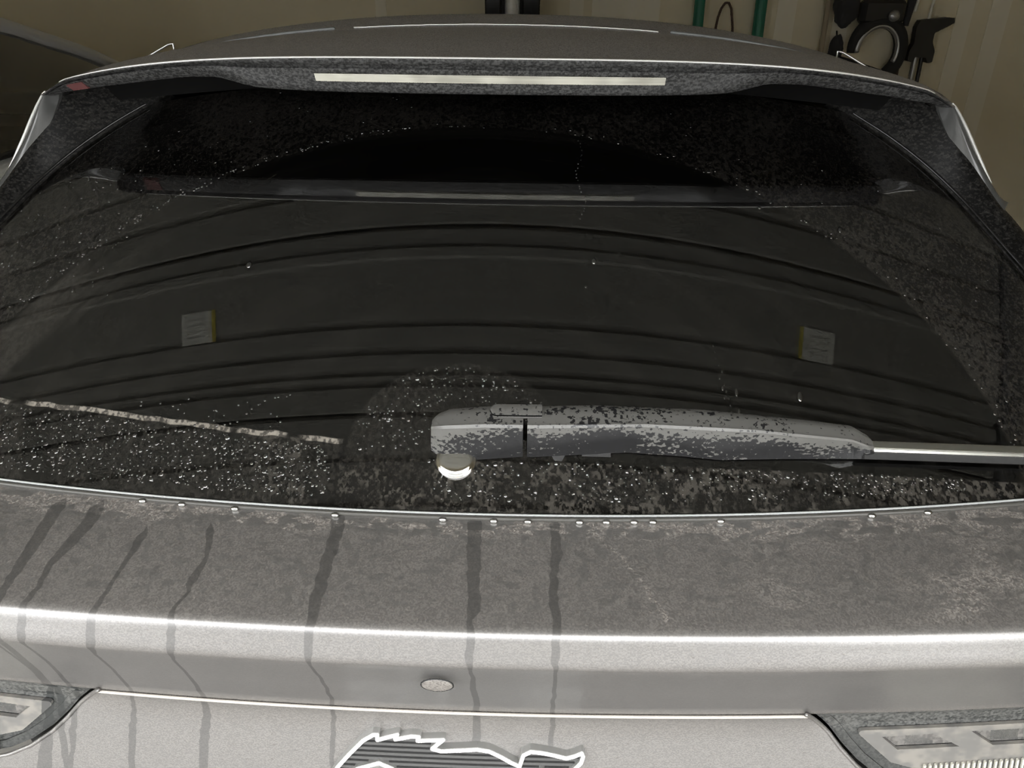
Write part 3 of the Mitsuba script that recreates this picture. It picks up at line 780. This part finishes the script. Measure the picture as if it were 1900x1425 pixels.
A = np.concatenate([np.repeat(A[:1].mean(1, keepdims=True), 4, 1), A, np.repeat(A[-1:].mean(1, keepdims=True), 4, 1)], 0)
obj(WI + '__rubber', grid(A, close=True), 'rubber', 30, 'black wiper rubber')

# water on the glass
def drop_mesh(x, y, r, stretch=1.0, h=.45, sides=10):
    n = glass_n(np.array([x]), np.array([y]))[0]
    down = np.array([0, -1, 0]) - n * (-n[1]); down /= np.linalg.norm(down)
    side = np.cross(down, n)
    o = np.array([x, y, glass_z(np.array(x), np.array(y)) + .0002])
    a = np.arange(sides) * 2 * np.pi / sides
    rings = []
    for e in (-.02, .35, .75, 1.1):
        rr, hh = r * math.cos(e), r * h * math.sin(e)
        rings.append(o + rr * (np.cos(a)[:, None] * side + np.sin(a)[:, None] * stretch * down) + n * hh)
    V = np.stack([np.repeat((o)[None], sides, 0)] + rings + [np.repeat((o + n * r * h)[None], sides, 0)])
    return grid(V, close=True)
spray = []
def inside(x, y):
    return abs(x) < _sw(min(max(y, .2), .7)) - .012
def left_line(x):
    return np.interp(x, [-.7, -.543, -.442, -.344, -.251, -.144], [.30, .296, .280, .264, .251, .240])
def try_drop(x, y, r, st):
    if inside(x, y) and y > .190 + .15 * x * x:
        spray.append(drop_mesh(x, y, r, st, rng.uniform(.3, .5), 8))
for _ in range(850):   # lower left strip
    x = rng.uniform(-.56, -.15)
    y0 = .19 + .15 * x * x
    try_drop(x, y0 + rng.random() * (left_line(x) - .004 - y0), min(.0032, .00062 * math.exp(abs(rng.normal(0, .55)))), rng.choice([1, 1, 1.2, 1.6]))
for _ in range(260):   # hub disc
    a, rr = rng.uniform(0, math.pi), math.sqrt(rng.uniform(.1, .97))
    try_drop(PIVX + .115 * rr * math.cos(a), PIVY + .080 * rr * math.sin(a), min(.003, .00064 * math.exp(abs(rng.normal(0, .55)))), rng.choice([1, 1, 1.3]))
for _ in range(420):   # lower right strip
    x = rng.uniform(-.05, .52)
    y0 = .192 + .15 * x * x
    try_drop(x, y0 + rng.random() * max(.002, .226 + .06 * x * x - y0), min(.003, .00064 * math.exp(abs(rng.normal(0, .6)))), rng.choice([1, 1, 1.3]))
for _ in range(260):   # edge of the swept arc
    a = rng.uniform(.06, math.pi * .86) if rng.random() < .6 else rng.uniform(math.pi * .55, math.pi * .82)
    k = rng.uniform(1.0, 1.02) if rng.random() < .7 else rng.uniform(1.0, 1.3)
    try_drop(PIVX + .607 * k * math.cos(a), PIVY + .363 * k * math.sin(a), rng.uniform(.0008, .0021), 1.0)
for k in range(0, 46, 2):    # trails of runs down the swept glass
    y = .585 - .0024 * k - rng.uniform(0, .001)
    try_drop(.113 + 0.004 * math.sin(k * .23) + (.004 if k > 30 else 0) + rng.normal(0, .0008), y - rng.uniform(0, .003), rng.uniform(.0005, .0013), 1.3)
for k in range(0, 30, 2):
    try_drop(.262 + .0006 * k + rng.normal(0, .0015), .345 - .0032 * k, rng.uniform(.0004, .0009), 2.0)
for _ in range(90):    # left corner
    try_drop(rng.uniform(-.66, -.45), rng.uniform(.40, .58), rng.uniform(.0008, .0020), rng.choice([1, 1.6]))
for _ in range(40):
    try_drop(rng.uniform(-.40, -.2), rng.uniform(.255, .285), rng.uniform(.0007, .0014), 1.0)
obj(GL + '__water_spray', cat(spray), 'water', True, 'fine beads of water over the dirty glass', kind='stuff')
for x, y, r, st in ((-.284, .4249, .0032, 1.5), (.1291, .4276, .0030, 1.5), (.3532, .302, .0032, 2.0), (.283, .300, .0016, 3.0), (.2835, .281, .0017, 3.0), (.268, .303, .0013, 2.2), (.119, .398, .0014, 1.2), (.437, .498, .0028, 1.8), (.338, .512, .0022, 1.0)):
    obj(GL + '__water_drop', drop_mesh(x, y, r, st, .5, 16), 'water', True)
# drops hanging from the window strip
for px in (-.343, -.300, -.243, -.138, -.028, .0235, .058, .110, .137, .165, .184, .253, .41, .47):
    y = .176 + .15 * px * px
    z = glass_z(np.array(px), np.array(y + .004)) - .003
    m = trimesh.creation.icosphere(2, .0034)
    m.vertices *= [1.25, .8, .85]
    m.apply_translation([px, y - .0035, z + .0015])
    obj(c('window_seal') + '__water_drop', m, 'water_hanging', True)

# cabin: dark liner, load cover, seats
obj(c('load_cover'), box((0, .82, 1.00), (1.16, .78, .02), bev=.006), 'black_matte', 30, 'dark load cover below the rear window')
obj(c('cabin_floor'), box((0, 2.0, .38), (1.5, 3.0, .04)), 'black_matte', False, 'dark cabin floor')
for xx in (-.42, 0, .42):
    st = obj(c('rear_seat'), box((xx, 1.30, .86), (.40, .14, .58), R=rotm([1, 0, 0], -12), bev=.04), 'dark_cloth', 35, 'dark rear seat back')
    obj(st + '__headrest', box((xx, 1.36, 1.22), (.25, .09, .13), bev=.03), 'dark_cloth', 35)
for xx in (-.40, .40):
    st = obj(c('front_seat'), box((xx, 2.30, .88), (.50, .16, .66), R=rotm([1, 0, 0], -12), bev=.05), 'dark_cloth', 35, 'dark front seat')
    obj(st + '__headrest', box((xx, 2.37, 1.28), (.27, .10, .17), bev=.03), 'dark_cloth', 35)
    for dx in (-.06, .06):
        obj(st + '__headrest_post', tube([(xx + dx, 2.36, 1.15), (xx + dx, 2.37, 1.23)], .007, 8), 'chrome', True)
dk = obj(c('dashboard'), box((0, 3.05, .94), (1.46, .40, .16), bev=.05), 'black_matte', 35, 'dark dashboard')
obj(dk + '__display', box((-.02, 2.82, 1.00), (.24, .02, .30), R=None, bev=.006), 'screen', 30, 'upright display')
stw = trimesh.creation.torus(.18, .016, 28, 10)
stw.apply_transform(rotm([1, 0, 0], 68)); stw.apply_translation([-.40, 2.70, 1.0])
obj(dk + '__steering_wheel', stw, 'black_satin', True)

# windscreen, side glass, bonnet, sides, bumper, wheels
wx = np.linspace(-1, 1, 30)
ws = np.stack([np.stack([wx * hw, np.full(30, y) + (1 - wx ** 2) * .12, np.full(30, z) - .04 * wx ** 2], 1) for y, z, hw in ((2.62, 1.452, .60), (2.9, 1.32, .66), (3.2, 1.17, .71), (3.42, 1.05, .74))])
obj(c('windscreen'), grid(ws), 'dark_glass', True, 'windscreen')
for s in (-1, 1):
    yy = np.linspace(.78, 3.42, 30)
    topz = np.interp(yy, [.78, 1.2, 2.0, 2.65, 3.42], [1.470, 1.482, 1.452, 1.395, 1.02])
    topx = np.interp(yy, [.78, 1.2, 2.0, 2.65, 3.42], [.635, .645, .64, .61, .80])
    botz = np.interp(yy, [.78, 1.4, 3.42], [1.10, 1.03, .98])
    W = np.stack([np.stack([s * (topx * (1 - w) + .84 * w + .03 * math.sin(math.pi * w)), yy, topz * (1 - w) + botz * w], 1) for w in np.linspace(0, 1, 8)])
    obj(c('side_glass'), grid(W), 'black_gloss', True, 'dark side glass')
    # body side with wheel arches
    yy = np.linspace(.19, 4.55, 150)
    low = np.full(150, .26)
    for wy in (.85, 3.78):
        d = .40 ** 2 - (yy - wy) ** 2
        low = np.maximum(low, np.where(d > 0, .34 + np.sqrt(np.maximum(d, 0)), .26))
    hw = np.interp(yy, [.19, .5, 1.0, 3.6, 4.2, 4.55], [.905, .935, .94, .93, .87, .70])
    belt = np.interp(yy, [.19, .45, .78, 1.4, 3.42, 4.2, 4.55], [1.055, 1.075, 1.09, 1.02, .97, .86, .74])
    rows = []
    for w in np.linspace(0, 1, 14):
        z = belt * (1 - w) + low * w
        inset = .085 * (1 - min(1, w * 4)) ** 2 + .03 * w ** 2 - .012 * math.sin(math.pi * min(1, w * 2))
        rows.append(np.stack([s * (hw - inset), yy, z], 1))
    obj(c('body_side'), grid(np.stack(rows)), 'roof_paint', True, 'silver-grey body side')
    for wy in (.85, 3.78):
        tyre = lathe([(.20, -.11), (.30, -.115), (.345, -.09), (.355, -.04), (.355, .04), (.345, .09), (.30, .115), (.20, .11)], 40)
        tyre.apply_transform(rotm([0, 1, 0], 90)); tyre.apply_translation([s * .79, wy, .355])
        wk = obj(c('wheel'), tyre, 'rubber', 30, 'black tyre')
        rimm = lathe([(0, .05), (.05, .055), (.06, .035), (.18, .03), (.22, .06), (.225, -.05)], 40)
        rimm.apply_transform(rotm([0, 1, 0], 90 * s)); rimm.apply_translation([s * .83, wy, .355])
        obj(wk + '__rim', rimm, 'steel_grey', 30, 'alloy rim')
    # shoulder between ledge, pillar foot and body side
    a = np.stack([np.interp(np.linspace(0, 1, 16), [0, 1], [.66, .93]), np.interp(np.linspace(0, 1, 16), [0, .5, 1], [.245, .262, .32]), np.interp(np.linspace(0, 1, 16), [0, .4, 1], [1.116, 1.108, 1.055])], 1)
    b = np.stack([np.interp(np.linspace(0, 1, 16), [0, 1], [.735, .875]), np.interp(np.linspace(0, 1, 16), [0, 1], [.30, .62]), np.interp(np.linspace(0, 1, 16), [0, 1], [1.135, 1.085])], 1)
    obj(c('rear_fender'), grid(np.stack([a * (1 - w) + b * w for w in np.linspace(0, 1, 6)]) * [s, 1, 1]), 'roof_paint', True, 'painted shoulder of the rear wing')
hx = np.linspace(-1, 1, 30)
hood = np.stack([np.stack([hx * hw, np.full(30, y) - .06 * hx ** 2, z - .05 * hx ** 2], 1) for y, z, hw in ((3.44, 1.03, .80), (3.9, .96, .80), (4.3, .87, .74), (4.55, .76, .62), (4.64, .62, .60), (4.62, .30, .58))])
obj(c('bonnet'), grid(hood), 'roof_paint', True, 'painted bonnet and nose')
bx_ = np.linspace(-.92, .92, 60)
bp = np.stack([np.stack([bx_, dy + .10 * bx_ ** 2 + 1.3 * np.maximum(0, np.abs(bx_) - .62) ** 2.2, np.full(60, z)], 1) for z, dy in ((.815, .038), (.80, .010), (.77, -.010), (.68, -.018), (.58, -.012), (.46, .01), (.34, .05), (.28, .10))])
obj(c('rear_bumper'), grid(bp), 'bumper_dirty', True, 'muddy rear bumper')

# ------------------------------------------------------------------ the car in the next bay
NB = 'parked_car'
tag(NB, 'pale silver car with dark side windows parked in the next bay on the left', 'car')
def n(part):
    return NB + '__' + part
NX = -2.78   # its middle
def nloft(y, z, hw, m=24, crown=.04, drop=.0):
    u = np.linspace(-1, 1, m)
    return np.stack([NX + u * hw, np.full(m, y), z - crown * np.abs(u) ** 2.4], 1)
rf = np.stack([nloft(y, z, hw) for y, z, hw in ((.9, 1.44, .58), (1.3, 1.500, .62), (1.8, 1.525, .64), (2.3, 1.528, .64), (2.7, 1.515, .63), (2.90, 1.490, .62))])
obj(n('roof'), grid(rf), 'silver_paint', True, 'silver roof')
# side frames (A-pillar and roof rail), windows and doors for each side
for s in (-1, 1):
    rail = np.array([(.60, .35, 1.22), (.62, .65, 1.36), (.63, 1.0, 1.445), (.655, 1.6, 1.487), (.660, 2.2, 1.492), (.655, 2.66, 1.470), (.665, 2.86, 1.440), (.690, 3.10, 1.375), (.735, 3.39, 1.285), (.78, 3.68, 1.165), (.83, 3.95, 1.05)])
    tq = np.linspace(0, 10, 70)
    R_ = np.stack([PchipInterpolator(np.arange(11), rail[:, k])(tq) for k in range(3)], 1)
    R_[:, 0] = NX + s * R_[:, 0]
    obj(n('roof_rail'), tube(R_, .033, 10), 'silver_paint', True, 'silver roof side and windscreen pillar')
    lower = np.stack([np.full(70, NX + s * .905), np.linspace(.55, 3.85, 70), np.full(70, 1.03)], 1)
    Wn = np.stack([R_ * (1 - w) + lower * w + np.array([s * .02 * math.sin(math.pi * w), 0, 0]) for w in np.linspace(0, 1, 8)])
    wk = obj(n('side_window'), grid(Wn), 'dark_glass', True, 'dark side window glass')
    obj(wk + '__window_seal', tube(lower + np.array([s * .004, 0, 0]), .012, 8), 'black_satin', True)
    for ya, yb in ((1.62, 1.75),):
        ia, ib = np.searchsorted(lower[:, 1], ya), np.searchsorted(lower[:, 1], yb)
        obj(n('door_pillar'), grid(Wn[:, [30, 31, 32, 33]] + np.array([s * .004, 0, 0])), 'black_satin', True, 'black pillar between the side windows')
    yy = np.linspace(-.25, 4.65, 120)
    low = np.full(120, .24)
    for wy in (.62, 3.62):
        d = .38 ** 2 - (yy - wy) ** 2
        low = np.maximum(low, np.where(d > 0, .33 + np.sqrt(np.maximum(d, 0)), .24))
    hw = np.interp(yy, [-.25, .2, .8, 3.8, 4.35, 4.65], [.72, .88, .915, .91, .84, .62])
    belt = np.interp(yy, [-.25, .3, .8, 3.85, 4.3, 4.65], [.95, 1.03, 1.02, 1.02, .93, .78])
    rows = [np.stack([NX + s * (hw - .05 * (1 - min(1, w * 5)) ** 2 - .04 * w ** 2), yy, belt * (1 - w) + low * w], 1) for w in np.linspace(0, 1, 14)]
    obj(n('body_side'), grid(np.stack(rows)), 'white_paint', True, 'pale painted body side')
    for wy in (.62, 3.62):
        tyre = lathe([(.20, -.10), (.30, -.105), (.33, -.08), (.335, -.03), (.335, .03), (.33, .08), (.30, .105), (.20, .10)], 36)
        tyre.apply_transform(rotm([0, 1, 0], 90)); tyre.apply_translation([NX + s * .77, wy, .335])
        wk = obj(n('wheel'), tyre, 'rubber', 30, 'black tyre')
        rimm = lathe([(0, .05), (.05, .055), (.06, .035), (.17, .03), (.21, .06), (.215, -.05)], 36)
        rimm.apply_transform(rotm([0, 1, 0], 90 * s)); rimm.apply_translation([NX + s * .80, wy, .335])
        obj(wk + '__rim', rimm, 'steel_grey', 30)
    mm = trimesh.creation.icosphere(3, .1); mm.vertices *= [1.15, .55, .75]; mm.apply_translation([NX + s * 1.02, 3.30, 1.10])
    obj(n('wing_mirror'), mm, 'black_satin' if s < 0 else 'silver_paint', True, 'wing mirror')
hood = np.stack([nloft(y, z, hw, crown=.06) for y, z, hw in ((3.85, 1.06, .86), (4.2, .99, .82), (4.5, .88, .72), (4.66, .74, .60), (4.70, .40, .58))])
obj(n('bonnet'), grid(hood), 'white_paint', True, 'pale bonnet')
ws = np.stack([nloft(y, z, hw, crown=.03) for y, z, hw in ((2.90, 1.485, .62), (3.2, 1.38, .67), (3.5, 1.26, .73), (3.85, 1.08, .82))])
obj(n('windscreen'), grid(ws), 'dark_glass', True, 'windscreen glass')
rg = np.stack([nloft(y, z, hw, crown=.03) for y, z, hw in ((.9, 1.435, .58), (.6, 1.33, .60), (.3, 1.15, .64), (.12, 1.05, .70))])
obj(n('rear_glass'), grid(rg), 'dark_glass', True, 'rear glass')
bk = np.stack([nloft(y, z, hw, crown=.03) for y, z, hw in ((.12, 1.06, .72), (-.15, 1.02, .74), (-.27, .90, .76), (-.33, .6, .78), (-.28, .28, .76))])
obj(n('tailgate'), grid(bk), 'white_paint', True, 'pale boot lid and bumper')
obj(n('cabin_floor'), box((NX, 2.1, .42), (1.6, 3.4, .05)), 'black_matte', False)
for xx in (-.4, .4):
    for yy_, zz in ((1.05, .86), (2.25, .88)):
        st = obj(n('seat'), box((NX + xx, yy_, zz), (.50, .16, .72), R=rotm([1, 0, 0], -12), bev=.05), 'dark_cloth', 35)
        obj(st + '__headrest', box((NX + xx, yy_ + .08, zz + .43), (.27, .10, .17), bev=.03), 'dark_cloth', 35)
obj(n('dashboard'), box((NX, 3.2, .94), (1.5, .45, .16), bev=.05), 'black_matte', 35)

# ------------------------------------------------------------------ things against the far wall
YW = YF - .03
# glossy black panels with a white pipe between
k = 'tall_cabinet'
tag(k, 'tall black cabinet against the far wall, a bright white pipe down its middle', 'cabinet')
for xc in (-.235, .005):
    obj(k + '__door', box((xc, YF - .12, .82), (.10 if xc < -.1 else .11, .22, 1.60), bev=.008), 'black_gloss', 30)
obj(k + '__back_panel', box((-.12, YF - .05, .82), (.34, .06, 1.62), bev=.005), 'black_satin', 30)
obj(k + '__pipe', tube([(-.115, YF - .16, .02), (-.115, YF - .16, 1.62)], .048, 20), 'white_pipe', True, 'bright white pipe')

def floor_pole(name, x, r, mat, label, cat_, top=1.72, lean=0.0):
    obj(name, cat([tube([(x + lean, YW - .12, .0), (x, YW - .02, top)], r, 12), trimesh.creation.icosphere(2, r * 1.15).apply_translation([x, YW - .02, top])]), mat, True, label, cat_)
floor_pole('garden_stake', 1.085, .034, 'green_paint', 'green pole against the far wall, left of the wire hoop', 'pole')
floor_pole('garden_stake', 1.476, .038, 'green_paint', 'green pole against the far wall, right of the wire hoop', 'pole')
hp = [(1.205, 1.28), (1.207, 1.36), (1.214, 1.42), (1.228, 1.47), (1.25, 1.502), (1.272, 1.502), (1.292, 1.47), (1.303, 1.42), (1.315, 1.36), (1.325, 1.28)]
hp = [(1.20, 0.0)] + hp + [(1.33, 0.0)]
obj('wire_hoop', tube([(a, YW - .02 - (.1 if b < .1 else 0), b) for a, b in hp], .008, 8), 'rusty_wire', True, 'thin brown wire hoop between the two green poles', 'hoop')
floor_pole('wooden_pole', 1.90, .017, 'wood', 'slim wooden pole leaning against the wall right of the green poles', 'pole', 1.75)
# hanging bag
def blob(center, size, seed, amp=.18):
    m = trimesh.creation.icosphere(4, 1.0)
    d = (meshkit.fbm(m.vertices * 2.2 + 10, 3, seed) - .5) * 2 * amp
    m.vertices = m.vertices * (1 + d[:, None]) * (np.array(size) / 2) + center
    return m
b0 = 'hanging_bag'
tag(b0, 'dark slack bag hanging on the far wall left of the black fender ring', 'bag')
obj(b0 + '__body', blob((2.00, YW - .09, 1.50), (.16, .12, .26), 3), 'dark_cloth', True)
obj(b0 + '__strap', tube([(1.95, YW - .03, 1.56), (1.98, YW - .01, 1.72), (2.02, YW - .01, 1.72), (2.05, YW - .03, 1.56)], .012, 8), 'dark_cloth', True)
g0 = 'hanging_glove'
obj(g0, cat([blob((1.99, YW - .06, 1.24), (.09, .06, .17), 8), tube([(1.99, YW - .05, 1.30), (1.99, YW - .02, 1.345)], .006, 8)]), 'dark_cloth', True, 'dark cloth rag hanging below the slack bag', 'rag')
# black wheel fender ring with mounting body (wall-hung)
f0 = 'hose_hanger'
tag(f0, 'black arched hanger on the far wall with a hose looped over it', 'hose hanger')
cx_, cz_ = 2.245, 1.235
arch = [(cx_ + .155 * math.cos(a), YW - .07, cz_ + .175 * math.sin(a)) for a in np.linspace(math.radians(-52), math.radians(185), 40)]
obj(f0 + '__hose', tube(arch, np.concatenate([np.full(30, .044), np.linspace(.044, .030, 10)]), 12), 'rubber', True, 'thick black hose')
obj(f0 + '__hose', tube([(a * .85 + cx_ * .15, b - .02, (cc - cz_) * .85 + cz_) for a, b, cc in arch[4:]], .018, 10), 'steel_grey', True, 'thin grey hose')
obj(f0 + '__bracket', box((cx_ - .01, YW - .06, 1.46), (.28, .10, .16), bev=.03), 'black_satin', 30, 'black wall bracket')
obj(f0 + '__knob', lathe([(0, .02), (.03, .018), (.035, 0)], 20).apply_transform(rotm([1, 0, 0], 90)).apply_translation([cx_ + .05, YW - .12, 1.44]), 'steel_grey', True)
obj('red_valve', cat([lathe([(0, .03), (.05, .03), (.06, .02), (.06, 0), (0, 0)], 24).apply_transform(rotm([1, 0, 0], 90)).apply_translation([2.09, YW - .04, 1.10]), box((2.13, YW - .02, 1.08), (.10, .04, .04), bev=.01)]), 'red_paint', 30, 'small red valve handle on the wall beside the black hose', 'valve')
# long dark strap and small hung tools
h0 = 'hanging_strap'
obj(h0, tube([(2.43, YW - .02, 1.72), (2.425, YW - .03, 1.55), (2.415, YW - .03, 1.38)], np.array([.028, .03, .02]), 8), 'dark_cloth', True, 'dark strap hanging on the wall right of the black hose', 'strap')
for nm, zc, lab in (('snap_hook', 1.285, 'small dark hook on the wall, the upper of two'), ('snap_hook', 1.14, 'small dark forked hook on the wall, the lower of two')):
    obj(nm, cat([box((2.42, YW - .015, zc), (.035, .02, .065), bev=.006), box((2.408, YW - .015, zc - .05), (.016, .018, .06), bev=.004), box((2.436, YW - .015, zc - .05), (.014, .018, .06), bev=.004)]), 'rusty_wire', 30, lab, 'hook')
# long-handled pump with black grip
p0 = 'floor_pump'
tag(p0, 'black-handled tool with a grey shaft hanging on the wall from a white cord', 'tool')
grip = extrude(sg.Polygon([(2.475, 1.375), (2.49, 1.41), (2.56, 1.418), (2.655, 1.428), (2.69, 1.425), (2.695, 1.405), (2.66, 1.385), (2.585, 1.345), (2.585, 1.29), (2.612, 1.235), (2.612, 1.175), (2.592, 1.17), (2.575, 1.20), (2.50, 1.205), (2.485, 1.175), (2.465, 1.18), (2.462, 1.23), (2.482, 1.28)]).buffer(.006), .06)
grip.apply_transform(np.array([[1, 0, 0, 0], [0, 0, -1, YW - .02], [0, 1, 0, 0], [0, 0, 0, 1.0]]))
obj(p0 + '__grip', grip, 'black_satin', 25, 'black moulded grip')
obj(p0 + '__shaft', tube([(2.515, YW - .05, 1.22), (2.535, YW - .05, .45)], .018, 12), 'steel_grey', True, 'grey metal shaft')
obj(p0 + '__shaft', tube([(2.562, YW - .04, 1.22), (2.580, YW - .04, .45)], .013, 12), 'black_satin', True, 'black hose beside the shaft')
obj(p0 + '__foot', box((2.555, YW - .06, .42), (.22, .10, .05), bev=.012), 'black_satin', 30)
obj('white_cord', tube([(2.555, YW - .03, 1.42), (2.568, YW - .02, 1.60), (2.58, YW - .01, 1.95)], .010, 8), 'cord_white', True, 'white cord down the wall above the black grip', 'cord')
obj('white_cord', tube([(2.462, YW - .02, 1.462), (2.468, YW - .02, 1.56), (2.475, YW - .01, 1.95)], .011, 8), 'cord_white', True, 'short end of white cord on the wall left of the long one', 'cord')

# ------------------------------------------------------------------ unseen house behind the camera, added to block the low sky
hh = 'sky_blocker_house'
tag(hh, 'unseen grey house added behind the camera to block the low sky', 'house')
obj(hh + '__wall', box((-1, -18, 2.1), (17, 7, 4.2)), 'house_siding', False, 'grey siding')
gable = extrude(sg.Polygon([(-4.0, 0), (4.0, 0), (0, 1.7)]), 18)
gable.apply_transform(np.array([[0, 0, 1, -10], [1, 0, 0, -18], [0, 1, 0, 4.2], [0, 0, 0, 1.0]]))
obj(hh + '__roof', gable, 'house_roof', False, 'dark shingle roof')
for xw in (-6.5, -2.5, 4.5):
    wk = obj(hh + '__window', box((xw, -14.47, 2.2), (1.5, .08, 1.3)), 'white_pipe', False)
    obj(wk + '__pane', box((xw, -14.42, 2.2), (1.3, .03, 1.1)), 'black_gloss', False)
obj(hh + '__door', box((1.2, -14.46, 1.06), (1.0, .1, 2.1)), 'wood', False)
